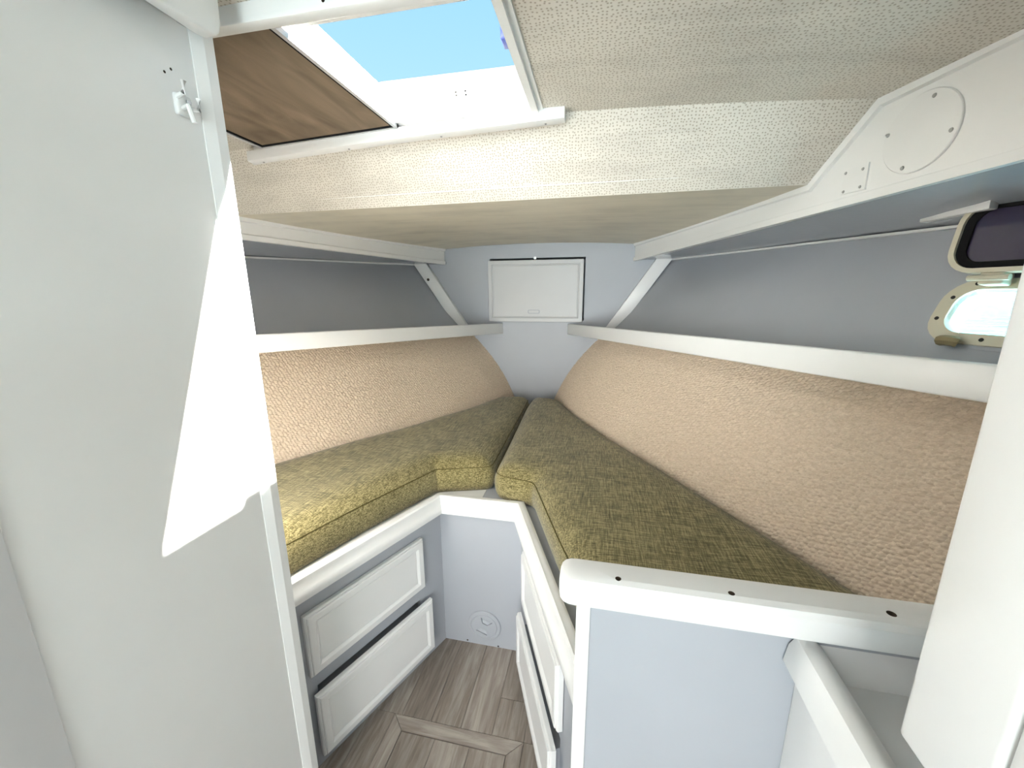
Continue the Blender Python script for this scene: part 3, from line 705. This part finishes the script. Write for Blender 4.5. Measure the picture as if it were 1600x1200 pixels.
# header beam above the locker door
hd = MB(); zh = 1.697
prof = [(AFT, zh+.02), (.525, zh-.002), (.541, zh), (.549, zh+.008), (.553, zh+.02), (.556, 1.80), (AFT, 1.80)]
hd.prism([(-.212, y, z) for y, z in prof], (.024, 0, 0))
ho = obj('header_beam', hd, WHITE, bevel=.004); tag(ho, 'white header beam with rounded end above the locker door', 'beam')

# ------------------------------------------------------------------ partition on the starboard side
pt_ = thing('partition', (.75, .51, 0), 'grey half-height partition with white post and rounded cap rail', 'partition')
obj('panel', MB().box((.376, .506, 0), (1.06, .53, .86)), GREY, pt_)
obj('post', MB().box((.370, .498, 0), (.392, .537, .857)), WHITE, pt_, bevel=.002)
obj('top_strip', MB().box((.391, .4995, .842), (1.06, .508, .858)), WHITE, pt_)
mb = MB(); ringsR = []
sec = [(-.030,.010), (-.026,.002), (-.018,0), (.018,0), (.026,.002), (.030,.010), (.030,.038), (.025,.046), (.016,.049), (-.016,.049), (-.025,.046), (-.030,.038)]
for x, k in ((.343,.55), (.345,.75), (.350,.90), (.358,.98), (.368,1), (1.11,1)):
    ringsR.append([(x, .507+a*k, .8555+.0245+(b-.0245)*k) for a, b in sec])
cr = obj('cap_rail', mb.loft(ringsR), WHITE, pt_, smooth=True)
drill(cr, [((p[0], p[1], .9045), rr) for p, rr in ((on_plane(px, (0,0,1), (0,0,.9045)), rr) for px, rr in (((966,904),.0045), ((1143,927),.0045), ((1393,959),.0055)))], (0,0,1), .035)

# ------------------------------------------------------------------ vanity counter aft of the partition
vc = thing('counter', (.9, .2, 0), 'white counter with raised rim against the grey partition', 'counter')
obj('front_panel', MB().box((.690, AFT, 0), (.705, .505, .80)), WHITE, vc)
obj('worktop', MB().box((.695, AFT, .775), (1.06, .506, .79)), WHITE, vc)
rim = MB().loft([[(.668, y, .800), (.672, y, .828), (.680, y, .842), (.690, y, .845), (.701, y, .842), (.712, y, .833), (.716, y, .79), (.690, y, .79)] for y in (AFT, .503)])
obj('front_rim', rim, WHITE, vc, smooth=True)
obj('back_rim', MB().loft([[(x, .508, .79), (x, .486, .79), (x, .488, .803), (x, .496, .815), (x, .508, .835)] for x in (.712, 1.06)]), WHITE, vc, smooth=True)

# ------------------------------------------------------------------ hanging cupboard over the counter
hc = thing('hanging_cupboard', (.9, .0, .884), 'white hanging cupboard end with plain stile above the counter', 'cupboard')
obj('stile', MB().box((.700, .258, .884), (.722, .346, 1.772)), DOORW, hc, bevel=.006, seg=3)
obj('body', MB().box((.709, AFT, .892), (1.04, .340, 1.755)), WHITE, hc)
obj('door', MB().box((.703, AFT, .884), (.712, .256, 1.772)), WHITE, hc, bevel=.002)

# ------------------------------------------------------------------ saloon behind the viewer, open at its aft end
SAL = -4.2
CREAMW = painted('saloon_cream_paint', (.78,.76,.72), .6)
t_ = obj('floor_aft', MB().box((-1.9, SAL, -.05), (1.9, AFT, -.001)), WOOD); tag(t_, 'wood-look floor of the saloon aft', None, None, 'structure')
for s, nm_ in ((-1, 'wall_saloon_port'), (1, 'wall_saloon_starboard')):
    t_ = obj(nm_, MB().box((s*1.86-.02, SAL, -.05), (s*1.86+.02, AFT+.02, 2.0)), CREAMW); tag(t_, 'cream side wall of the saloon aft', None, None, 'structure')
t_ = obj('ceiling_aft', MB().box((-1.9, SAL, 1.96), (1.9, AFT+.02, 2.0)), CREAMW); tag(t_, 'cream saloon ceiling aft', None, None, 'structure')
t_ = obj('wall_saloon_fore', MB().box((-1.9, AFT-.02, 1.74), (1.9, AFT, 1.98)).box((-1.9, AFT-.02, -.05), (LX-.03, AFT, 1.75)).box((.71, AFT-.02, -.05), (1.9, AFT, 1.75)), CREAMW); tag(t_, 'cream bulkhead around the doorway to the berth', None, None, 'structure')

# ------------------------------------------------------------------ sea outside
se = obj('sea', MB().add([(-400,-400,-.3), (400,-400,-.3), (400,400,-.3), (-400,400,-.3)], [(0,1,2,3)]), SEA); tag(se, 'turquoise sea water outside the portlight', 'water', None, 'stuff')
